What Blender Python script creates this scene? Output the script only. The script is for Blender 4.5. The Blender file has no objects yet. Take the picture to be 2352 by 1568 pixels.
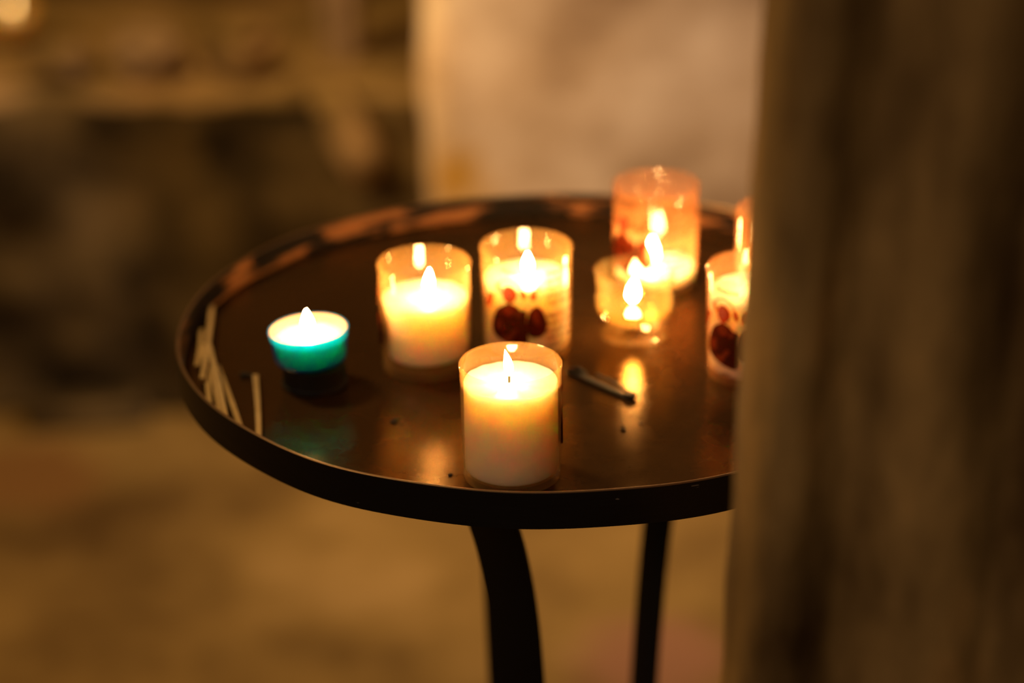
import bpy, bmesh, math, random
from mathutils import Vector, Matrix, noise
random.seed(7)
PI = math.pi
S = bpy.context.scene
C = S.collection

# ------------------------------------------------------------------ camera
RIM_Z = 0.850                       # top of the tray rim above the floor
cam_d = bpy.data.cameras.new('camera'); cam = bpy.data.objects.new('camera', cam_d); C.objects.link(cam)
cam_d.sensor_width = 36.0; cam_d.lens = 85.0; cam_d.clip_start = 0.02; cam_d.clip_end = 60
cam.matrix_world = (Matrix.Translation((0, 0, RIM_Z + 0.6078)) @ Matrix.Rotation(PI/2 - 0.41323, 4, 'X') @ Matrix.Rotation(-0.01476, 4, 'Z'))
cam_d.dof.use_dof = True; cam_d.dof.focus_distance = 1.340; cam_d.dof.aperture_fstop = 2.5
S.camera = cam
# ------------------------------------------------------------------ world, lamps, exposure
W = bpy.data.worlds.new('dim_church'); S.world = W; W.use_nodes = True
W.node_tree.nodes['Background'].inputs[0].default_value = (1.0, 0.66, 0.36, 1)
W.node_tree.nodes['Background'].inputs[1].default_value = 0.040
def area(name, loc, target, size, power, col, spread=PI):
    d = bpy.data.lights.new(name, 'AREA'); d.shape = 'DISK'; d.size = size; d.energy = power; d.color = col; d.spread = spread
    o = bpy.data.objects.new(name, d); C.objects.link(o); o.location = loc
    o.rotation_euler = (Vector(target) - Vector(loc)).to_track_quat('-Z', 'Y').to_euler(); return o
area('warm_vault_lamp', (-1.3, 2.25, 3.3), (-0.5, 2.6, 0.0), 0.5, 37, (1.0, 0.58, 0.18), 2.3)
area('nave_lamp', (-2.2, -0.6, 2.8), (0.2, 2.9, 0.5), 0.9, 1.6, (1.0, 0.68, 0.46), 1.0)
area('pillar_fill', (-0.75, 2.30, 1.35), (0.0, 2.86, 0.45), 0.12, 2.0, (1.0, 0.62, 0.26), 0.9)  # added fill light, brightens the left side of the pillar
area('column_fill', (-.55, -.75, 1.95), (.17, .93, 1.03), .35, .22, (1.0, .70, .44), .45)  # added fill from behind the camera to lift the dark column
area('side_lamp', (1.9, 1.7, 2.3), (0.35, 2.85, 0.6), 0.5, 6, (1.0, 0.76, 0.60), .9)
S.view_settings.view_transform = 'Standard'; S.view_settings.look = 'None'
S.view_settings.exposure = 0.0; S.view_settings.gamma = 1.0; S.view_settings.use_curve_mapping = False
S.cycles.transparent_max_bounces = 40
S.cycles.max_bounces = 10
S.cycles.sample_clamp_indirect = 12.0

# ------------------------------------------------------------------ helpers
def obj(name, bm, mat, parent=None, smooth=True):
    me = bpy.data.meshes.new(name); bmesh.ops.recalc_face_normals(bm, faces=bm.faces[:]); bm.to_mesh(me); bm.free()
    for m in (mat if isinstance(mat, (list, tuple)) else [mat]): me.materials.append(m)
    if smooth:
        for p in me.polygons: p.use_smooth = True
    o = bpy.data.objects.new(name, me); C.objects.link(o); o.parent = parent
    if smooth: 
        try: me.set_sharp_from_angle(angle=math.radians(38))
        except Exception: pass
    return o
def tag(o, label, cat, group=None):
    o['label'] = label; o['category'] = cat
    if group: o['group'] = group
    return o
def thing(name, label, cat, loc=(0, 0, 0), group=None):
    o = bpy.data.objects.new(name, None); C.objects.link(o); o.location = loc; o.empty_display_size = .02
    return tag(o, label, cat, group)
def lathe(bm, prof, n=96, closed=False, wob=None, loc=(0, 0, 0)):
    """prof: (r, z) points; r=0 ends are capped to a point; closed loops the profile"""
    rings = []
    for r, z in prof:
        if r < 1e-6: rings.append([bm.verts.new((loc[0], loc[1], loc[2] + z))]); continue
        ring = []
        for i in range(n):
            a = 2*PI*i/n; rr, zz = (r, z) if wob is None else wob(a, r, z)
            ring.append(bm.verts.new((loc[0] + rr*math.sin(a), loc[1] - rr*math.cos(a), loc[2] + zz)))
        rings.append(ring)
    pairs = list(zip(rings, rings[1:])) + ([(rings[-1], rings[0])] if closed else [])
    for a, b in pairs:
        for i in range(n):
            j = (i + 1) % n
            if len(a) == 1 and len(b) == 1: break
            if len(a) == 1: bm.faces.new((a[0], b[j], b[i]))
            elif len(b) == 1: bm.faces.new((a[i], a[j], b[0]))
            else: bm.faces.new((a[i], a[j], b[j], b[i]))
    return bm
def box(bm, c, s, rot=None):
    m = Matrix.Translation(c) @ (rot or Matrix.Identity(4)) @ Matrix.Diagonal((*s, 1))
    return bmesh.ops.create_cube(bm, size=1, matrix=m)['verts']
def tube(bm, pts, rad, n=10, cap=True):
    pts = [Vector(p) for p in pts]; rads = rad if isinstance(rad, (list, tuple)) else [rad]*len(pts)
    rings = []; up = None
    for i, p in enumerate(pts):
        t = (pts[min(i+1, len(pts)-1)] - pts[max(i-1, 0)]).normalized()
        if up is None: up = Vector((0, 0, 1)) if abs(t.z) < .9 else Vector((1, 0, 0))
        x = t.cross(up).normalized(); up = x.cross(t).normalized()
        rings.append([bm.verts.new(p + (x*math.cos(2*PI*k/n) + up*math.sin(2*PI*k/n))*rads[i]) for k in range(n)])
    for a, b in zip(rings, rings[1:]):
        for k in range(n): bm.faces.new((a[k], a[(k+1) % n], b[(k+1) % n], b[k]))
    if cap: bm.faces.new(rings[0][::-1]); bm.faces.new(rings[-1])
    return bm
def spline(pts, n=8):
    P = [Vector(p) for p in pts]; P = [2*P[0]-P[1]] + P + [2*P[-1]-P[-2]]; out = []
    for i in range(1, len(P)-2):
        for k in range(n):
            t = k/n; a, b, c, d = P[i-1:i+3]
            out.append(.5*((2*b) + (c-a)*t + (2*a-5*b+4*c-d)*t*t + (3*b-a-3*c+d)*t**3))
    out.append(P[-2]); return out

# ------------------------------------------------------------------ materials
def nt(name):
    m = bpy.data.materials.new(name); m.use_nodes = True; t = m.node_tree; t.nodes.clear()
    out = t.nodes.new('ShaderNodeOutputMaterial'); return m, t, out
def N(t, kind, **kw):
    n = t.nodes.new('ShaderNode' + kind)
    for k, v in kw.items():
        if k in n.inputs.keys(): n.inputs[k].default_value = v
        else: setattr(n, k, v)
    return n
def ramp(t, fac, stops):
    r = t.nodes.new('ShaderNodeValToRGB'); t.links.new(fac, r.inputs[0]); e = r.color_ramp.elements
    while len(e) > 1: e.remove(e[-1])
    e[0].position = stops[0][0]; e[0].color = (*stops[0][1], 1)
    for p, c in stops[1:]: x = e.new(p); x.color = (*c, 1)
    return r.outputs[0]
def principled(name, col, rough=.5, metal=0, **kw):
    m, t, out = nt(name); b = N(t, 'BsdfPrincipled'); b.inputs['Base Color'].default_value = (*col, 1)
    b.inputs['Roughness'].default_value = rough; b.inputs['Metallic'].default_value = metal
    for k, v in kw.items(): b.inputs[k].default_value = v
    t.links.new(b.outputs[0], out.inputs[0]); return m
def stone(name, stops, scale=3.0, detail=5, bump=.4, rough=.85, stain=None, stretch=(1, 1, 1)):
    m, t, out = nt(name); tc = N(t, 'TexCoord'); mp = N(t, 'Mapping'); mp.inputs['Scale'].default_value = stretch
    t.links.new(tc.outputs['Object'], mp.inputs[0])
    n1 = N(t, 'TexNoise', Scale=scale, Detail=detail, Roughness=.62); t.links.new(mp.outputs[0], n1.inputs['Vector'])
    col = ramp(t, n1.outputs[0], stops)
    if stain:                                    # soft irregular patches: (x, y, z, radius, colour)
        for (x, y, z, r, c) in stain:
            sub = N(t, 'VectorMath', operation='DISTANCE'); sub.inputs[1].default_value = (x, y, z)
            wn = N(t, 'TexNoise', Scale=14.0, Detail=2.0); t.links.new(tc.outputs['Object'], wn.inputs['Vector'])
            mxv = N(t, 'VectorMath', operation='MULTIPLY_ADD'); mxv.inputs[1].default_value = (.08,)*3
            t.links.new(wn.outputs['Color'], mxv.inputs[0]); t.links.new(tc.outputs['Object'], mxv.inputs[2])
            t.links.new(mxv.outputs[0], sub.inputs[0])
            mr = N(t, 'MapRange'); mr.inputs[1].default_value = r; mr.inputs[2].default_value = r*.6; t.links.new(sub.outputs['Value'], mr.inputs[0])
            mx = N(t, 'MixRGB'); t.links.new(mr.outputs[0], mx.inputs[0]); t.links.new(col, mx.inputs[1]); mx.inputs[2].default_value = (*c, 1)
            col = mx.outputs[0]
    b = N(t, 'BsdfPrincipled', Roughness=rough); b.inputs['Specular IOR Level'].default_value = .12; t.links.new(col, b.inputs['Base Color'])
    n2 = N(t, 'TexNoise', Scale=scale*7, Detail=4.0); t.links.new(mp.outputs[0], n2.inputs['Vector'])
    bp = N(t, 'Bump', Strength=bump, Distance=.01); t.links.new(n2.outputs[0], bp.inputs['Height']); t.links.new(bp.outputs[0], b.inputs['Normal'])
    t.links.new(b.outputs[0], out.inputs[0]); return m
def plastic(name, film, opacity, gloss=.06, clear=(1, 1, 1), trans=.6, ior=1.45):
    """thin translucent plastic: clear transmission + milky film + surface gloss"""
    m, t, out = nt(name)
    tr = N(t, 'BsdfTransparent'); tr.inputs[0].default_value = (*clear, 1)
    df = N(t, 'BsdfDiffuse'); df.inputs[0].default_value = (*film, 1)
    tl = N(t, 'BsdfTranslucent'); tl.inputs[0].default_value = (*film, 1)
    m1 = N(t, 'MixShader'); m1.inputs[0].default_value = trans; t.links.new(df.outputs[0], m1.inputs[1]); t.links.new(tl.outputs[0], m1.inputs[2])
    lw = N(t, 'LayerWeight', Blend=.25)
    mr = N(t, 'MapRange'); mr.inputs[3].default_value = opacity; mr.inputs[4].default_value = min(1, opacity*1.9 + .08); t.links.new(lw.outputs['Facing'], mr.inputs[0])
    m2 = N(t, 'MixShader'); t.links.new(mr.outputs[0], m2.inputs[0]); t.links.new(tr.outputs[0], m2.inputs[1]); t.links.new(m1.outputs[0], m2.inputs[2])
    gl = N(t, 'BsdfGlossy', Roughness=gloss); lf = N(t, 'LayerWeight', Blend=.5); pw = N(t, 'Math', operation='POWER'); pw.inputs[1].default_value = 4.5
    t.links.new(lf.outputs['Facing'], pw.inputs[0]); fr = N(t, 'Math', operation='MULTIPLY_ADD'); fr.inputs[1].default_value = .75; fr.inputs[2].default_value = ((ior-1)/(ior+1))**2
    t.links.new(pw.outputs[0], fr.inputs[0])
    m3 = N(t, 'MixShader'); t.links.new(fr.outputs[0], m3.inputs[0]); t.links.new(m2.outputs[0], m3.inputs[1]); t.links.new(gl.outputs[0], m3.inputs[2])
    t.links.new(m3.outputs[0], out.inputs[0]); return m
def ink(name, col, solid=.35):
    m, t, out = nt(name); tr = N(t, 'BsdfTransparent'); tr.inputs[0].default_value = (*col, 1)
    df = N(t, 'BsdfDiffuse'); df.inputs[0].default_value = (*col, 1)
    mx = N(t, 'MixShader'); mx.inputs[0].default_value = solid; t.links.new(tr.outputs[0], mx.inputs[1]); t.links.new(df.outputs[0], mx.inputs[2])
    t.links.new(mx.outputs[0], out.inputs[0]); return m
def wax_mat(name, col=(.975, .84, .62), rad=(1.0, .62, .38), scale=.038):
    m, t, out = nt(name); b = N(t, 'BsdfPrincipled', Roughness=.35)
    tc = N(t, 'TexCoord'); n1 = N(t, 'TexNoise', Scale=90.0, Detail=3.0); t.links.new(tc.outputs['Object'], n1.inputs['Vector'])
    c = ramp(t, n1.outputs[0], [(.3, tuple(v*.96 for v in col)), (.7, col)])
    t.links.new(c, b.inputs['Base Color'])
    b.inputs['Subsurface Weight'].default_value = 1.0; b.inputs['Subsurface Radius'].default_value = rad; b.inputs['Subsurface Scale'].default_value = scale; b.inputs['Subsurface Anisotropy'].default_value = .35
    t.links.new(b.outputs[0], out.inputs[0]); return m
def flame_mat(name, strength):
    m, t, out = nt(name); e = N(t, 'Emission', Strength=strength); e.inputs[0].default_value = (1.0, .52, .17, 1)
    t.links.new(e.outputs[0], out.inputs[0]); return m

FLAME = flame_mat('candle_flame', 380)
WAX = wax_mat('white_wax'); WICK = principled('charred_wick', (.02, .012, .01), .9)
CUP = plastic('votive_plastic', (.96, .56, .18), .10)
CUP_ROSE = plastic('rosy_votive_plastic', (.98, .44, .16), .13)
def glass(name, col, rough, ior):
    m, t, out = nt(name); g = N(t, 'BsdfGlass', Roughness=rough, IOR=ior); g.inputs[0].default_value = (*col, 1); t.links.new(g.outputs[0], out.inputs[0]); return m
CLEAR = plastic('clear_light_glass', (1, .66, .22), .028, gloss=.03, ior=1.5)
OIL = plastic('melted_clear_wax', (1, .62, .20), .010, gloss=.03, clear=(1, .90, .66), ior=1.4)
LINING = plastic('wax_residue', (.95, .62, .42), .6)
TEAL = plastic('teal_plastic', (.0, .46, 1.0), .30, gloss=.12, clear=(.0, .64, 1.0), trans=.7)
INK_D = ink('dark_brown_print', (.10, .022, .010)); INK_R = ink('red_brown_print', (.42, .07, .02)); INK_O = ink('orange_print', (.60, .20, .06), .25)
INK_T = ink('text_print', (.10, .04, .02), .5); INK_P = ink('pale_print', (.98, .80, .62), .1)
FLOOR_STOPS = [(.32, (.065, .035, .009)), (.45, (.13, .078, .022)), (.56, (.20, .125, .037)), (.70, (.28, .18, .065))]
M_FLOOR = stone('worn_stone_floor', FLOOR_STOPS, 2.6, stain=[(-.62, 2.95, 0, .14, (.14, .07, .02)), (.2, 2.45, 0, .12, (.22, .11, .06))])
M_DARK = stone('shade_dark_rough_stone', [(.35, (.010, .006, .002)), (.46, (.045, .029, .011)), (.56, (.095, .063, .024)), (.72, (.16, .105, .042))], 5.5)  # shade of the bench front is part of this dark colour
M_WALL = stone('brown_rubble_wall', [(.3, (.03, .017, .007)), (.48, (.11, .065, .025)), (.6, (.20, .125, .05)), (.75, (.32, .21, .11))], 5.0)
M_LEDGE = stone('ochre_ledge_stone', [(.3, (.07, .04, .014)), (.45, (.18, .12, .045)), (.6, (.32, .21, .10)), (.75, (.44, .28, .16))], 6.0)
M_PILLAR = stone('lime_plaster', [(.33, (.20, .125, .070)), (.46, (.34, .24, .15)), (.56, (.43, .32, .22)), (.70, (.56, .45, .33))], 5.0, bump=.2,
                 stain=[(-.03, 2.86, .47, .07, (.30, .16, .02))])
M_COL = stone('weathered_column_stone', [(.36, (.05, .026, .008)), (.46, (.14, .085, .030)), (.55, (.25, .155, .055)), (.66, (.46, .26, .085))], 9.0, stretch=(1, 1, .4))
M_PALE = stone('pale_stone', [(.3, (.22, .15, .09)), (.7, (.42, .30, .20))], 8.0)
def tray_mat():
    m, t, out = nt('dark_tray_metal'); tc = N(t, 'TexCoord')
    n1 = N(t, 'TexNoise', Scale=16.0, Detail=6.0, Roughness=.65); t.links.new(tc.outputs['Object'], n1.inputs['Vector'])
    mp = N(t, 'Mapping'); mp.inputs['Rotation'].default_value = (0, 0, .45); mp.inputs['Scale'].default_value = (12, 160, 1); t.links.new(tc.outputs['Object'], mp.inputs[0])
    n2 = N(t, 'TexNoise', Scale=2.0, Detail=4.0, Roughness=.7, Distortion=1.2); t.links.new(mp.outputs[0], n2.inputs['Vector'])
    col = ramp(t, n1.outputs[0], [(.3, (.055, .037, .018)), (.5, (.080, .054, .027)), (.66, (.105, .072, .037))])
    scr = ramp(t, n2.outputs[0], [(.60, (0, 0, 0)), (.72, (1, 1, 1))])
    mx = N(t, 'MixRGB'); mx.inputs[2].default_value = (.20, .13, .07, 1)
    ms = N(t, 'Math', operation='MULTIPLY'); ms.inputs[1].default_value = .5; t.links.new(scr, ms.inputs[0]); t.links.new(ms.outputs[0], mx.inputs[0]); t.links.new(col, mx.inputs[1])
    # small dark pits
    v = N(t, 'TexNoise', Scale=150.0, Detail=2.0); t.links.new(tc.outputs['Object'], v.inputs['Vector'])
    pit = ramp(t, v.outputs[0], [(.73, (0, 0, 0)), (.76, (1, 1, 1))])
    m2 = N(t, 'MixRGB'); m2.inputs[2].default_value = (.03, .02, .010, 1); t.links.new(pit, m2.inputs[0]); t.links.new(mx.outputs[0], m2.inputs[1])
    b = N(t, 'BsdfGlossy', distribution='BECKMANN'); t.links.new(m2.outputs[0], b.inputs['Color'])
    rr = N(t, 'MapRange'); rr.inputs[3].default_value = .20; rr.inputs[4].default_value = .30; t.links.new(n1.outputs[0], rr.inputs[0]); t.links.new(rr.outputs[0], b.inputs['Roughness'])
    dfs = N(t, 'BsdfDiffuse'); dfs.inputs[0].default_value = (.030, .016, .007, 1); ad = N(t, 'AddShader'); t.links.new(b.outputs[0], ad.inputs[0]); t.links.new(dfs.outputs[0], ad.inputs[1])
    bp = N(t, 'Bump', Strength=.03, Distance=.002); t.links.new(n1.outputs[0], bp.inputs['Height'])
    bp2 = N(t, 'Bump', Strength=.06, Distance=.0006); t.links.new(n2.outputs[0], bp2.inputs['Height']); t.links.new(bp.outputs[0], bp2.inputs['Normal'])
    t.links.new(bp2.outputs[0], b.inputs['Normal']); t.links.new(ad.outputs[0], out.inputs[0]); return m
def rim_mat():
    m, t, out = nt('black_paint_over_copper'); tc = N(t, 'TexCoord'); mp = N(t, 'Mapping'); mp.inputs['Scale'].default_value = (1, 1, 5)
    t.links.new(tc.outputs['Object'], mp.inputs[0])
    n1 = N(t, 'TexNoise', Scale=13.0, Detail=5.0, Roughness=.6); t.links.new(mp.outputs[0], n1.inputs['Vector'])
    msk = ramp(t, n1.outputs[0], [(.50, (0, 0, 0)), (.56, (1, 1, 1))])
    # the outside of the rim keeps its paint: wear only on the side that faces the centre (y, x local radius)
    ge = N(t, 'NewGeometry'); vm = N(t, 'VectorMath', operation='DOT_PRODUCT'); t.links.new(tc.outputs['Object'], vm.inputs[0]); t.links.new(ge.outputs['Normal'], vm.inputs[1])
    lt = N(t, 'Math', operation='LESS_THAN'); lt.inputs[1].default_value = 0.02; t.links.new(vm.outputs['Value'], lt.inputs[0])
    mm = N(t, 'Math', operation='MULTIPLY'); t.links.new(msk, mm.inputs[0]); t.links.new(lt.outputs[0], mm.inputs[1])
    chips = N(t, 'TexNoise', Scale=60.0, Detail=2.0); t.links.new(mp.outputs[0], chips.inputs['Vector'])
    cm = ramp(t, chips.outputs[0], [(.745, (0, 0, 0)), (.76, (.6, .6, .6))])
    mx = N(t, 'MixRGB'); mx.inputs[1].default_value = (.006, .005, .005, 1); mx.inputs[2].default_value = (.42, .19, .07, 1); t.links.new(mm.outputs[0], mx.inputs[0])
    m3 = N(t, 'MixRGB'); m3.inputs[2].default_value = (.22, .2, .18, 1); t.links.new(cm, m3.inputs[0]); t.links.new(mx.outputs[0], m3.inputs[1])
    b = N(t, 'BsdfPrincipled', Roughness=.42, Metallic=.35); t.links.new(m3.outputs[0], b.inputs['Base Color'])
    bp = N(t, 'Bump', Strength=.3, Distance=.002); t.links.new(n1.outputs[0], bp.inputs['Height']); t.links.new(bp.outputs[0], b.inputs['Normal'])
    t.links.new(b.outputs[0], out.inputs[0]); return m
M_TRAY = tray_mat(); M_RIM = rim_mat()
M_EDGE = principled('bare_worn_edge', (.30, .20, .13), .36, .9)
M_IRON = principled('black_iron', (.006, .0055, .006), .55, .3)
M_WOOD = stone('match_wood', [(.3, (.34, .24, .12)), (.7, (.46, .34, .19))], 60, bump=.1, rough=.7)
M_CHAR = principled('charcoal', (.008, .007, .006), .9)
M_CLIP = principled('black_lacquered_metal', (.003, .003, .003), .7, 0)

# ------------------------------------------------------------------ setting
def struct(name, bm, m, smooth=True):
    o = obj(name, bm, m, None, smooth); o['kind'] = 'structure'; return o
def grid(bm, o, u, v, nu, nv, f):
    """grid from o along u and v, moved along the normal by f(point)"""
    o, u, v = Vector(o), Vector(u), Vector(v); n = u.cross(v).normalized(); V = []
    for i in range(nu + 1):
        row = []
        for j in range(nv + 1):
            p = o + u*(i/nu) + v*(j/nv); row.append(bm.verts.new(p + n*f(p)))
        V.append(row)
    for i in range(nu):
        for j in range(nv): bm.faces.new((V[i][j], V[i+1][j], V[i+1][j+1], V[i][j+1]))
    return bm
bm = bmesh.new(); grid(bm, (-4, -1.5, 0), (8, 0, 0), (0, 6.5, 0), 80, 70, lambda p: -.004 + .004*noise.noise(p*3.0))
struct('floor', bm, M_FLOOR)
bm = bmesh.new(); grid(bm, (-4, 3.62, 0), (8, 0, 0), (0, 0, 3.4), 120, 60, lambda p: .03*noise.noise(p*5) + .02*noise.noise(p*13))
struct('wall_back', bm, M_WALL)

# rubble bench along the back wall: rough front, its shade put into a darker stone colour, worn top that catches the lamp
def bench():
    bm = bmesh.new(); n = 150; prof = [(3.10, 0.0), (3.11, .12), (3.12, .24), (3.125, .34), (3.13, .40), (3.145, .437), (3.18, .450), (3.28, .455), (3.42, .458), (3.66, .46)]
    P = []
    for k in range(len(prof)-1):
        for s in range(5): 
            t = s/5; P.append((prof[k][0]*(1-t)+prof[k+1][0]*t, prof[k][1]*(1-t)+prof[k+1][1]*t))
    P.append(prof[-1]); V = []
    for i in range(n+1):
        x = -3.6 + 4.4*i/n; row = []
        for (y, z) in P:
            q = Vector((x, y, z)); a = noise.noise(q*4.2)*.045 + noise.noise(q*11)*.02
            row.append(bm.verts.new((x, y + (a if z < .45 else a*.3), max(0, z + (a*.35 if z > .02 else 0)))))
        V.append(row)
    for i in range(n):
        for j in range(len(P)-1):
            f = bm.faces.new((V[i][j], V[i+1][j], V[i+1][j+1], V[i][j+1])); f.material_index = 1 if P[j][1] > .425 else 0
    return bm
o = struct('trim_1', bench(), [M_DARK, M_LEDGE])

def rock(name, c, s, rot, m, label, cat='stone', seed=0, amp=.22):
    bm = bmesh.new(); bmesh.ops.create_icosphere(bm, subdivisions=4, radius=1)
    for v in bm.verts:
        d = v.co.normalized(); mx = max(abs(d.x), abs(d.y), abs(d.z)); v.co = d*(1/mx)**.6
        v.co *= 1 + amp*noise.noise(d*1.6 + Vector((seed, 0, 0))) + .06*noise.noise(d*6 + Vector((seed, 3, 0)))
        v.co = Vector((v.co.x*s[0], v.co.y*s[1], v.co.z*s[2]))
    o = obj(name, bm, m); o.location = c; o.rotation_euler = rot; return tag(o, label, cat)
rock('stone_block', (-.235, 3.30, .60), (.028, .05, .17), (0, -.03, .1), M_PALE, 'narrow pale upright stone standing on the lit ledge behind the table', seed=2)
rock('fallen_stone', (-.215, 3.105, .41), (.030, .03, .065), (0, -.45, .1), M_LEDGE, 'small slanted ochre stone jutting from the dark bench front near the plaster pillar', seed=5)
rock('rubble_stone', (-.50, 3.24, .485), (.045, .05, .03), (0, 0, .3), M_PALE, 'squat pinkish stone lying on the ledge left of the upright stone', seed=8)
rock('rubble_stone', (-.62, 3.22, .482), (.038, .04, .025), (0, 0, 1.3), M_LEDGE, 'low ochre stone on the ledge, second from the left corner', seed=11)
rock('rubble_stone', (-.375, 3.24, .49), (.04, .05, .035), (0, 0, .9), M_LEDGE, 'ochre stone on the ledge beside the foot of the upright stone', seed=14)

rock('floor_stone', (-.60, 3.075, .012), (.09, .035, .020), (0, 0, .15), M_DARK, 'dark flat stone lying on the floor at the foot of the bench, far left', seed=17)
# plaster pillar behind the tray
bm = bmesh.new(); prof = []
x0, x1, y0, y1, r = -.104, 1.10, 2.86, 3.60, .045
for k in range(7): a = PI/2*k/6; prof.append((x0 + r - r*math.cos(a), y0 + r - r*math.sin(a)))
prof = [(x0, y1), (x0, y0 + .3), (x0, y0+.12)] + prof + [(x0 + .1 + .1*k, y0) for k in range(11)] + [(x1, y1)]
nz = 110; V = []
for j in range(nz+1):
    z = 3.3*j/nz; row = []
    for (x, y) in prof:
        q = Vector((x, y, z)); a = .010*noise.noise(q*4) + .006*noise.noise(q*10); row.append(bm.verts.new((x - a*.8, y - a, z)))
    V.append(row)
for j in range(nz):
    for i in range(len(prof)-1): bm.faces.new((V[j][i], V[j][i+1], V[j+1][i+1], V[j+1][i]))
tag(obj('plaster_pillar', bm, M_PILLAR), 'broad pale plastered pillar standing behind the round table', 'pillar')

# carved foreground column, close to the lens
bm = bmesh.new()
ctrl = [(.150, 1.100), (.118, 1.060), (.103, 1.010), (.097, .960), (.101, .930), (.110, .915), (.120, .916), (.128, .925), (.138, .930), (.148, .922),
        (.158, .908), (.170, .900), (.183, .901), (.194, .908), (.203, .914), (.212, .912), (.225, .900), (.245, .885), (.275, .872), (.32, .88), (.38, .93), (.42, 1.0), (.40, 1.07), (.33, 1.11), (.24, 1.12)]
prof = [(p.x, p.y) for p in spline([(x, y, 0) for x, y in ctrl], 4)]
nz = 170; V = []
for j in range(nz+1):
    z = 2.3*j/nz; row = []
    for (x, y) in prof:
        q = Vector((x, y, z)); a = .007*noise.noise(Vector((x*9, y*9, z*5))) + .003*noise.noise(q*26)
        b = .007*noise.noise(Vector((x*3, 4.0, z*4.5))) * min(1, max(0, (x - .10)/.03))
        row.append(bm.verts.new((x + .0028 + a*.35 + b + (z - 1.03)*.035, y - a, z)))
    V.append(row)
for j in range(nz):
    for i in range(len(prof)): k = (i+1) % len(prof); bm.faces.new((V[j][i], V[j][k], V[j+1][k], V[j+1][i]))
bm.faces.new(V[0]); bm.faces.new(V[-1])
tag(obj('stone_column', bm, M_COL), 'blurred brown stone column in the right foreground hiding the tray edge', 'column')

# ------------------------------------------------------------------ the round table
TC = Vector((.0251, 1.4172, 0)); TR = .2373; FLZ = RIM_Z - .0190
def floor_z(x, y):
    r = math.hypot(x - TC.x, y - TC.y); d = max(0, r - .185)
    return FLZ + d*d*.95
tb = thing('candle_table', 'round black iron tray table with shallow rim holding the candles', 'table', (TC.x, TC.y, 0))
bm = bmesh.new(); pr = [(0, RIM_Z - .0215)] + [(TR - .003, RIM_Z - .0215)]
rs = [TR - .003 - .003*k for k in range(20)] + [.16, .12, .08, .04]
pr += [(r, floor_z(TC.x + r, TC.y)) for r in rs] + [(0, FLZ)]
lathe(bm, pr, 160, wob=lambda a, r, z: (r, z)); obj('tray', bm, M_TRAY, tb)
bm = bmesh.new()
def wob(a, r, z): return (r + .0007*math.sin(3*a + 1) + .0004*math.sin(8*a), z + .0004*math.sin(5*a + .6) + .00035*math.sin(13*a))
lathe(bm, [(TR, RIM_Z - .0228), (TR, RIM_Z - .0008), (TR - .0021, RIM_Z - .0008), (TR - .0021, RIM_Z - .0228)], 220, True, wob); obj('rim', bm, M_RIM, tb)
bm = bmesh.new()
lathe(bm, [(TR - .0001, RIM_Z - .0009), (TR - .0001, RIM_Z - .0004), (TR - .0006, RIM_Z), (TR - .0016, RIM_Z), (TR - .0021, RIM_Z - .0004), (TR - .0021, RIM_Z - .0009)], 220, True, wob)
e = obj('rim_edge', bm, M_EDGE, tb); e['label'] = 'bare worn metal edge along the rim top'
def leg(pts, wdir, w, th=.006):
    bm = bmesh.new(); P = spline(pts, 8); rings = []
    for i, p in enumerate(P):
        t = (P[min(i+1, len(P)-1)] - P[max(i-1, 0)]).normalized(); wd = Vector(wdir[0]).lerp(Vector(wdir[1]), i/(len(P)-1))
        wd = (wd - t*wd.dot(t)).normalized(); nn = t.cross(wd); ww = w[0] + (w[1]-w[0])*min(1, i/(len(P)*.45))
        c = p - TC
        rings.append([bm.verts.new(c + wd*ww*a + nn*th*b) for a, b in ((-.5, -.35), (-.42, -.5), (.42, -.5), (.5, -.35), (.5, .35), (.42, .5), (-.42, .5), (-.5, .35))])
    for a, b in zip(rings, rings[1:]):
        for k in range(8): bm.faces.new((a[k], a[(k+1) % 8], b[(k+1) % 8], b[k]))
    bm.faces.new(rings[0][::-1]); bm.faces.new(rings[-1]); return obj('leg', bm, M_IRON, tb)
leg([(-.030, 1.262, .829), (-.016, 1.285, .785), (-.006, 1.303, .735), (.001, 1.318, .665), (.004, 1.332, .56), (.003, 1.34, .42), (-.002, 1.325, .25), (-.015, 1.27, .10), (-.035, 1.20, .003)], [(1, -.15, 0), (1, .1, 0)], (.028, .031))
leg([(-.022, 1.535, .829), (-.016, 1.515, .77), (-.0125, 1.50, .70), (-.009, 1.485, .60), (-.006, 1.475, .45), (-.010, 1.49, .27), (-.03, 1.54, .10), (-.06, 1.61, .003)], [(1, .4, 0), (1, .4, 0)], (.028, .026))
leg([(.137, 1.535, .829), (.119, 1.518, .785), (.107, 1.502, .72), (.096, 1.492, .62), (.089, 1.48, .48), (.094, 1.485, .30), (.12, 1.53, .12), (.16, 1.59, .003)], [(.8, -.6, 0), (.5, -.86, 0)], (.024, .023))
bm = bmesh.new(); lathe(bm, [(.074, .395), (.080, .395), (.080, .415), (.074, .415)], 64, True); obj('brace_ring', bm, M_IRON, tb).location = (.010, .012, 0)

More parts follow.
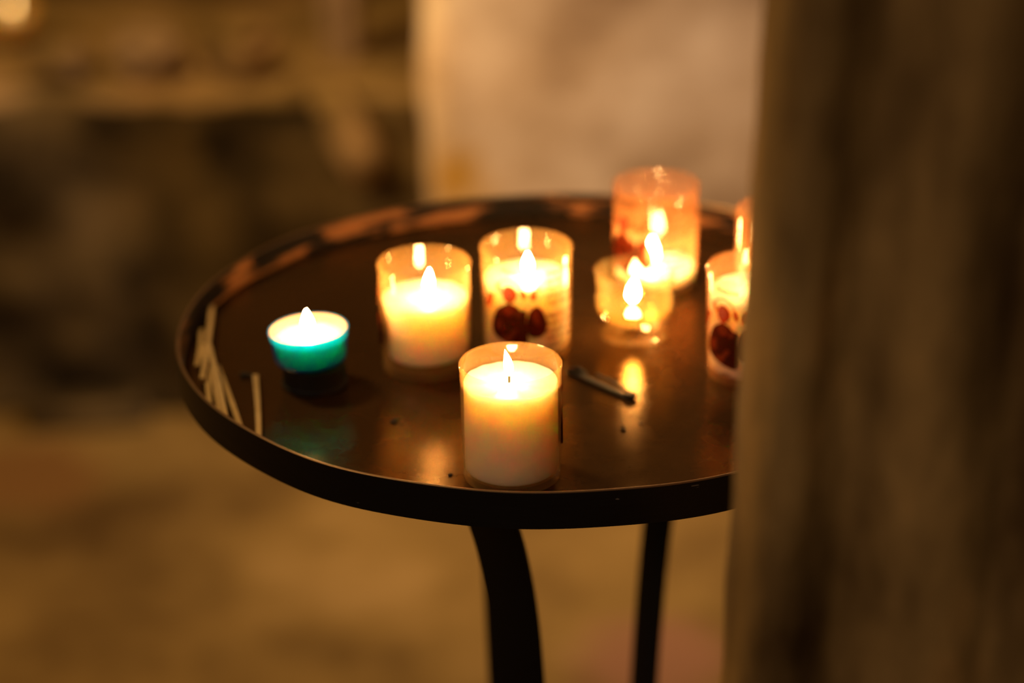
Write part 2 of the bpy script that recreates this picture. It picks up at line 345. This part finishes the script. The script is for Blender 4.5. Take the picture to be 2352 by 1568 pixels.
# ------------------------------------------------------------------ print on the cups
def wrap_bm(bm, R, a0, z0):
    for v in bm.verts:
        a = a0 + v.co.x/R; v.co = Vector((R*math.sin(a), -R*math.cos(a), z0 + v.co.y))
    return bm
def text_bm(s, size, shear=.28):
    cu = bpy.data.curves.new('t', 'FONT'); cu.body = s; cu.size = size; cu.shear = shear; cu.resolution_u = 3; cu.space_character = 1.05; cu.offset = size*.032
    o = bpy.data.objects.new('t', cu); C.objects.link(o); dg = bpy.context.evaluated_depsgraph_get()
    me = o.evaluated_get(dg).to_mesh(); bm = bmesh.new(); bm.from_mesh(me); o.evaluated_get(dg).to_mesh_clear()
    bpy.data.objects.remove(o); bpy.data.curves.remove(cu); return bm
def merge(dst, src):
    me = bpy.data.meshes.new('x'); src.to_mesh(me); src.free(); dst.from_mesh(me); bpy.data.meshes.remove(me); return dst
def blob(bm, pts, mi, lift, n=6):
    P = spline([(x, y, 0) for x, y in pts] + [(pts[0][0], pts[0][1], 0)], n)[:-1]
    c = sum(P, Vector())/len(P); cv = bm.verts.new((c.x, c.y, lift)); vs = [bm.verts.new((p.x, p.y, lift)) for p in P]
    ms = [bm.verts.new((c.x*.5 + p.x*.5, c.y*.5 + p.y*.5, lift)) for p in P]
    for i in range(len(P)):
        j = (i+1) % len(P)
        for f in ((cv, ms[i], ms[j]), (ms[i], vs[i], vs[j], ms[j])): bm.faces.new(f).material_index = mi
def ringarc(bm, cx, cy, r, w, a0, a1, mi, lift):
    pr = None
    for k in range(25):
        a = a0 + (a1-a0)*k/24; q = [bm.verts.new((cx + (r+s*w)*math.cos(a), cy + (r+s*w)*math.sin(a), lift)) for s in (-.5, .5)]
        if pr: bm.faces.new((pr[0], q[0], q[1], pr[1])).material_index = mi
        pr = q
MM = .001
def picture(R, a0, parent):
    """generic robed figure with a halo and a companion, printed in browns"""
    bm = bmesh.new(); u = MM
    def B(pts, mi, lift): blob(bm, [(x*u*1.12, y*u) for x, y in pts], mi, lift)
    ringarc(bm, -4.4*u, 50*u, 8*u, 1.1*u, .2, 2.9, 2, .0)
    B([(-13, 55), (-10, 53), (-8, 50), (-9, 48), (-12, 51)], 2, 0)
    B([(-19, 46), (-14, 46), (-15, 41), (-18, 36), (-21, 38)], 2, 0)
    B([(-4, 54), (-1, 53), (1, 49), (0, 45), (-3, 42), (-6, 43), (-8, 47), (-7, 52)], 1, .00005)
    B([(-4.8, 53), (-2.4, 51.5), (-1.6, 49), (-2.4, 46), (-5, 45), (-7, 48), (-6.6, 51.5)], 3, .0001)
    B([(3, 53), (5, 51), (6.5, 47), (4.5, 45), (2.5, 48)], 2, 0)
    B([(9, 51), (12, 53), (15, 53), (12, 50), (12, 46), (9.5, 44), (8, 47)], 2, 0)
    B([(-8, 40), (-4, 42), (0, 41), (3, 38), (6, 37), (6, 28), (7, 18), (5, 13), (-3, 14), (-11, 17), (-15, 21), (-15, 28), (-12, 36)], 0, .00005)
    B([(-8, 39), (-3, 41), (0, 39), (-1, 35), (-5, 34)], 1, .00012)
    B([(1, 38), (4, 37), (3, 34), (0, 34)], 1, .00012)
    B([(-12, 29), (-9, 30), (-8, 26), (-9, 23), (-12, 24)], 1, .00012)
    B([(-9, 19), (-5, 20), (-1, 25), (1, 24), (-2, 19), (-4, 15), (-8, 16)], 1, .00012)
    B([(10, 40), (13, 40), (16, 35), (18, 28), (17, 22), (13, 19), (8, 20), (6, 26), (7, 35)], 0, .00006)
    B([(10, 39), (12, 39), (13, 33), (13.5, 28), (11, 29), (9, 34)], 1, .00013)
    for v in bm.verts:
        rr = R + .0002 + v.co.z; a = a0 + v.co.x/R; v.co = Vector((rr*math.sin(a), -rr*math.cos(a), v.co.y))
    o = obj('printed_picture', bm, [INK_D, INK_R, INK_O, INK_P], parent, False); o['label'] = 'brown and orange printed picture of a haloed robed figure'
LINES = [('Je te donne ma con', 60), ('de tout mon coeur', 55), ('Prends soin de nous', 50), ('sois notre lumi\u00e8re', 45), ('Tous les jours', 40),
         ('Sei\u00adgneur, merci'.replace('\u00ad', ''), 31.5), ('inspire nos pas', 26.5), ('et garde nous', 21.5), ('dans la paix', 16.5), ('toujours', 11.5)]
def prints(R, a, parent, text=True, title=True, pic=True):
    if pic: picture(R, a, parent)
    bm = bmesh.new()
    if title: merge(bm, wrap_bm(text_bm('Fran\u00e7ois', 4.6*MM), R + .0003, a - 10*MM/R, 62*MM)); merge(bm, wrap_bm(text_bm('prière', 2.6*MM), R + .0003, a - 5*MM/R, 8*MM))
    if text:
        for s, z in LINES: merge(bm, wrap_bm(text_bm(s, 4.2*MM), R + .0003, a + math.radians(38), z*MM))
    if title or text: obj('printed_text', bm, INK_T, parent, False)['label'] = 'small brown slanted lettering printed on the plastic'

# ------------------------------------------------------------------ candles
def flame(parent, x, y, z, h=.017, w=.0027, lean=(.0, .0), wick=.006):
    bm = bmesh.new(); tube(bm, [(x, y, z - .004), (x, y, z + wick*.5), (x + .0006, y - .0002, z + wick)], [.0007, .0007, .0005], 8); obj('wick', bm, WICK, parent)
    bm = bmesh.new(); n = 18; ring = []
    prof = [(0, 0)] + [(w*(math.sin(PI*t**.72)**.85)*(1 - .25*t), h*t) for t in [k/n for k in range(1, n)]] + [(0, h)]
    lathe(bm, prof, 20)
    for v in bm.verts:
        t = v.co.z/h; v.co += Vector((x + lean[0]*t*t, y + lean[1]*t*t, z + wick*.45))
    obj('flame', bm, FLAME, parent)
CUP_R, CUP_H = .0290, .0708
def cup(parent, mat, taper=.0012):
    bm = bmesh.new(); R, H = CUP_R, CUP_H; rb = R - taper; th = .0011
    out = [(0, .0012), (rb - .004, .0010), (rb - .0015, 0), (rb - .0004, .0006), (rb, .0022), (rb, .0040), (rb - .0003, .0046), (rb + taper*.25, .02), (rb + taper*.6, .045), (R - .0002, H - .0035), (R + .0002, H - .0025), (R + .0002, H - .0008), (R - .0004, H)]
    inn = [(R - th, H - .0004), (R - th, H - .002), (rb + taper*.6 - th, .045), (rb - th, .0048), (rb - th - .002, .0032), (0, .0030)]
    lathe(bm, out + inn, 128); return obj('cup', bm, mat, parent)
def wax(parent, r, z0, z1, dent=None, seed=0):
    bm = bmesh.new()
    prof = [(0, z0), (r - .0015, z0), (r - .0002, z0 + .0012)] + [(r, z0 + .0012 + (z1 - .001 - z0 - .0012)*k/10) for k in range(1, 11)] + [(r - .0006, z1 - .0002), (r - .0018, z1 - .0008), (r*.75, z1 - .0016), (r*.4, z1 - .0020), (r*.12, z1 - .0018), (0, z1 - .0016)]
    def wb(a, rr, z):
        d = 0
        if dent: d = dent(a, (z - z0)/(z1 - z0))
        return (rr*(1 - d) - .0002*(1 + noise.noise(Vector((math.sin(a)*2, math.cos(a)*2, z*80 + seed)))), z + (.0008*noise.noise(Vector((math.sin(a)*3, math.cos(a)*3, seed))) if z > z1 - .004 else 0))
    lathe(bm, prof, 96, wob=wb); return obj('wax', bm, WAX, parent)
def votive(x, y, label, wz, rot, mat=CUP, name='votive_candle', wr=.0268, w0=.0052, lean=(0, 0), fh=.017, fo=(0, 0), dent=None, text=True, pic=True, title=True, seed=0, fw=.0030, wk=.006):
    t = thing(name, label, 'candle', (x, y, floor_z(x, y) + (.0003 if math.hypot(x-TC.x, y-TC.y) < .15 else .0009)), 'votive candles in clear plastic cups on the tray')
    cup(t, mat); wax(t, wr, w0, wz, dent, seed); flame(t, fo[0], fo[1], wz - .0016, fh, fw, lean, wick=wk)
    prints(CUP_R + .0001, math.radians(rot), t, text, title, pic); return t
votive(-.0011, 1.2376, 'plain lit white candle in full clear cup nearest the front rim, in sharp focus', .0598, 124, lean=(-.0022, 0), fh=.0165, fw=.0030, fo=(-.0008, 0), wk=.0085, seed=1)
def dent2(a, t):          # wax sunk in on the left below the top
    d = (math.cos(a + PI/2 + .15)); s = max(0, d)**3
    return .14*s*min(1, max(0, (.92 - t)/.35)) + .01*math.sin(2*a)
votive(-.0540, 1.3935, 'lit white candle in clear cup left of centre with wax sunken on its left side', .0482, -103, text=False, title=False, wr=.0268, w0=.0100, dent=dent2, fo=(.0025, 0), lean=(.001, 0), fh=.0165, fw=.0034, seed=4)
votive(.0096, 1.4190, 'lit candle in clear cup with brown printed figure, directly behind the front candle', .0505, -14, fo=(.001, 0), fh=.0140, fw=.0036, seed=7)
votive(.0983, 1.5288, 'tall rosy cup with nearly burnt-down glowing candle at the back of the tray', .0120, -44, CUP_ROSE, w0=.004, fo=(-.002, 0), fh=.019, fw=.0046, seed=9)
votive(.1494, 1.3769, 'printed lit candle cup beside the foreground column, the nearer of the two there', .0560, -36, CUP_ROSE, fo=(.004, 0), fh=.013, seed=12)
votive(.1760, 1.4730, 'half-hidden candle cup at the column edge with empty upper half', .0280, 30, CUP_ROSE, fo=(0, 0), fh=.016, pic=False, title=False, seed=15)

# teal tealight
x_, y_ = -.1230, 1.3690
st = tag(obj('tealight_stand', lathe(bmesh.new(), [(0, 0), (.0200, 0), (.0208, .0008), (.0208, .0020), (.0198, .0030), (.0196, .0125), (.0200, .0140), (.0195, .0145), (0, .0145)], 72), M_IRON), 'low round black stand under the teal tealight', 'stand')
st.location = (x_, y_, floor_z(x_, y_) + .0002)
t = thing('tealight_candle', 'small lit tealight in a teal plastic cup at left of the tray', 'candle', (-.1247, 1.3695, floor_z(x_, y_) + .0158)); t.rotation_euler = (0, -.045, 0)
bm = bmesh.new(); H = .0215
lathe(bm, [(0, .0004), (.0195, 0), (.0215, .0010), (.0228, .0035), (.0240, .0175), (.0244, .0200), (.0246, .0206), (.0246, H - .0002), (.0243, H), (.0237, H - .0004), (.0234, .0175), (.0221, .0040), (.0208, .0018), (0, .0014)], 96)
obj('cup', bm, TEAL, t)
bm = bmesh.new(); lathe(bm, [(0, .002), (.0203, .002), (.0218, .0045), (.0231, .0165), (.0226, .0170), (.018, .0166), (.01, .0163), (0, .0163)], 72); obj('wax', bm, WAX, t)
bm = bmesh.new(); lathe(bm, [(.02315, .0166), (.0236, .0209), (.0234, .0211), (.0229, .0166)], 72, True); obj('wax_film', bm, LINING, t)['label'] = 'thin peach wax residue inside the cup edge'
flame(t, 0, 0, .0158, .0165, .0040, (.0, 0), wick=.004)

# clear footed bowl with liquid wax
x_, y_ = .0793, 1.4365
t = thing('glass_tealight', 'clear round-bottomed footed glass bowl with melted wax and bright flame, right of centre', 'candle', (x_, y_, floor_z(x_, y_) + .0002))
bm = bmesh.new()
lathe(bm, [(0, .0105), (.015, .0108), (.0200, .0135), (.0234, .0175), (.0247, .0220), (.0246, .0270), (.0240, .0310), (.0246, .0380), (.0256, .0450), (.0257, .0458), (.0254, .0463), (.0248, .0460),
           (.0236, .0380), (.0229, .0312), (.0233, .0268), (.0234, .0222), (.0222, .0184), (.0190, .0150), (.0145, .0128), (0, .0123)], 96)
obj('bowl', bm, CLEAR, t)
bm = bmesh.new(); lathe(bm, [(0, 0), (.0200, 0), (.0212, .0006), (.0215, .0018), (.0205, .0032), (.0190, .0030), (.0170, .0022), (.008, .0024), (.0045, .0040), (.0040, .0070), (.0050, .0104), (0, .0104)], 72); obj('foot', bm, CLEAR, t)
bm = bmesh.new(); lathe(bm, [(0, .0126), (.0142, .0131), (.0187, .0153), (.0219, .0187), (.0231, .0216), (.0229, .0224), (.0224, .0219), (.012, .0216), (0, .0216)], 72); obj('liquid_wax', bm, OIL, t)
bm = bmesh.new(); lathe(bm, [(0, .0130), (.005, .0131), (.005, .0136), (.0016, .0142), (.0014, .0180), (0, .0180)], 32); obj('wick_holder', bm, M_EDGE, t)
flame(t, -.0012, 0, .0218, .0160, .0044, (.0012, 0), wick=.004)

# ------------------------------------------------------------------ matches, clip, crumbs
def stick(p0, p1, lift=0., w=.0027, label='', head=None, name='matchstick'):
    """square wooden stick lying on the tray from p0 to p1"""
    a = Vector((p0[0], p0[1], 0)); b = Vector((p1[0], p1[1], 0)); d = b - a; L = d.length; d.normalize(); s = Vector((-d.y, d.x, 0))
    t = thing(name, label, 'matchstick', (0, 0, 0), 'wooden matchsticks at the left rim'); bm = bmesh.new()
    n = 14; rings = []
    za = floor_z(*p0) + lift; zb = floor_z(*p1) + (lift if lift else 0)
    zoff = max(floor_z(*(a.lerp(b, k/n)).xy) - (za + (zb - za)*k/n) for k in range(n+1))
    za += max(0, zoff)+.0002; zb += max(0, zoff)+.0002
    mid = a.lerp(b, .5); org = Vector((mid.x, mid.y, (za+zb)/2)); t.location = org
    for k in range(n+1):
        f = k/n; p = a.lerp(b, f) + s*.0006*math.sin(f*PI)*random.choice((1,)); z = za + (zb - za)*f
        rings.append([bm.verts.new(Vector((p.x, p.y, z)) + s*w*u + Vector((0, 0, w*v)) - org) for u, v in ((-.5, .02), (.5, .02), (.5, .92), (.42, 1), (-.42, 1), (-.5, .92))])
    for q, r in zip(rings, rings[1:]):
        for k in range(6): bm.faces.new((q[k], q[(k+1) % 6], r[(k+1) % 6], r[k]))
    bm.faces.new(rings[0][::-1]); bm.faces.new(rings[-1]); obj('stick', bm, M_WOOD, t, False)
    if head:
        bm = bmesh.new(); h = Vector((a.x, a.y, za + w*.5)) - org; e = h + Vector((*head, 0))
        tube(bm, [h + d*.001, h.lerp(e, .5) + Vector((0, 0, .0008)), e, e + (e - h).normalized()*.001], [.0013, .0012, .0019, .0008], 10)
        x = obj('charred_head', bm, M_CHAR, t); x['label'] = 'black burnt curled tip'
    return t
stick((-.1606, 1.3760), (-.1485, 1.2660), 0, .0034, 'single pale wooden matchstick lying apart, with black curled burnt tip', (-.009, .003))
stick((-.1985, 1.4770), (-.1920, 1.3620), .0030, .0032, 'topmost stick of the rim bundle reaching furthest back, its end lit orange')
stick((-.2020, 1.4460), (-.1985, 1.3886), 0, .0030, 'shorter stick furthest left, pressed against the left rim')
stick((-.1937, 1.4127), (-.1700, 1.2945), .0062, .0032, 'stick lying uppermost across the middle of the bundle at the left rim')
stick((-.1985, 1.4210), (-.1830, 1.3210), 0, .0032, 'straightest low stick of the rim bundle, just right of the short one')
stick((-.1930, 1.4005), (-.1755, 1.3130), .0, .0030, 'low stick half covered in the middle of the bundle at the left rim')
stick((-.1860, 1.3901), (-.1605, 1.2910), 0, .0032, 'stick at the right side of the rim bundle, slanting towards the front')

# black hair clip: two long prongs joined at the near end
cl = thing('hair_clip', 'small black metal clip with open slot lying in front of the clear tealight', 'clip', (.055, 1.360, floor_z(.055, 1.36) + .0003))
A = Vector((.0376 - .055, 1.3815 - 1.360, 0)); B_ = Vector((.0725 - .055, 1.3400 - 1.360, 0)); d = (B_ - A).normalized(); s = Vector((-d.y, d.x, 0)); L = (B_ - A).length
def bar(name, f0, f1, off0, off1, w0, w1, z0, z1, th=.0016):
    bm = bmesh.new(); rings = []; n = 16
    for k in range(n+1):
        t_ = k/n; f = f0 + (f1 - f0)*t_; p = A + d*L*f + s*(off0 + (off1 - off0)*t_ + .0012*math.sin(PI*t_)*(1 if off0 > 0 else -1)); w = w0 + (w1-w0)*t_; z = z0 + (z1-z0)*t_ + .0008*math.sin(PI*t_)
        rings.append([bm.verts.new(p + s*w*a + Vector((0, 0, z + th*b))) for a, b in ((-.5, .1), (.5, .1), (.5, .8), (.35, 1), (-.35, 1), (-.5, .8))])
    for q, r in zip(rings, rings[1:]):
        for k in range(6): bm.faces.new((q[k], q[(k+1) % 6], r[(k+1) % 6], r[k]))
    bm.faces.new(rings[0][::-1]); bm.faces.new(rings[-1]); return obj(name, bm, M_CLIP, cl)
bar('prong', 0, .98, -.0024, -.0018, .0048, .0042, .0, .0)
bar('prong', .36, .98, .0026, .0016, .0014, .0016, .0025, .0)
bm = bmesh.new(); box(bm, B_ - d*.001 + Vector((0, 0, .0016)), (.0062, .0062, .0030), Matrix.Rotation(math.atan2(d.y, d.x), 4, 'Z')); bmesh.ops.bevel(bm, geom=bm.edges[:], offset=.0006, segments=2, affect='EDGES'); obj('hinge', bm, M_CLIP, cl)
bm = bmesh.new(); tube(bm, [A + Vector((0, 0, .0012)) - s*.002, A + d*.006 + Vector((0, 0, .0030)), A + d*.012 + s*.001 + Vector((0, 0, .0015))], [.0014, .0018, .0012], 10); obj('spring_end', bm, M_CLIP, cl)

def crumb(x, y, r, label, seed, m=M_CHAR):
    bm = bmesh.new(); bmesh.ops.create_icosphere(bm, subdivisions=2, radius=r)
    for v in bm.verts: v.co *= 1 + .45*noise.noise(v.co/r*1.3 + Vector((seed, 0, 0))); v.co.z *= .4; v.co.x *= 1.5; v.co.y *= .8
    o = obj('burnt_crumb', bm, m); zmin = min(v.co.z for v in o.data.vertices); o.location = (x, y, floor_z(x, y) - zmin); o.rotation_euler.z = seed
    tag(o, label, 'crumb', 'burnt crumbs scattered on the tray')
crumb(-.0716, 1.311, .0021, 'black burnt crumb on the tray left of the front candle', 1)
crumb(.0655, 1.2965, .0016, 'flat dark burnt crumb in the orange reflection right of the front candle', 2)
crumb(.0760, 1.3050, .0010, 'tiny dark flake touching the crumb right of the front candle', 3)
crumb(-.0365, 1.2395, .0013, 'tiny dark crumb on the tray against the lower left of the front candle', 4)

# small far lamp on the ledge (top left)
t = thing('amber_votive_light', 'small blurred amber light glowing on the ledge in the upper left corner', 'lamp', (-.712, 3.38, .470))
AMB = plastic('amber_glass', (.95, .6, .12), .35)
bm = bmesh.new(); lathe(bm, [(0, 0), (.024, 0), (.030, .01), (.032, .05), (.030, .05), (.028, .012), (0, .004)], 40); obj('glass', bm, AMB, t)
bm = bmesh.new(); lathe(bm, [(0, .006), (.025, .006), (.027, .030), (0, .031)], 32); obj('wax', bm, WAX, t)
m_, tt, out_ = nt('far_flame'); e_ = N(tt, 'Emission', Strength=9.0); e_.inputs[0].default_value = (1, .6, .2, 1); tt.links.new(e_.outputs[0], out_.inputs[0])
bm = bmesh.new(); lathe(bm, [(0, .032), (.004, .037), (.0045, .043), (.002, .052), (0, .057)], 16); obj('flame', bm, m_, t)
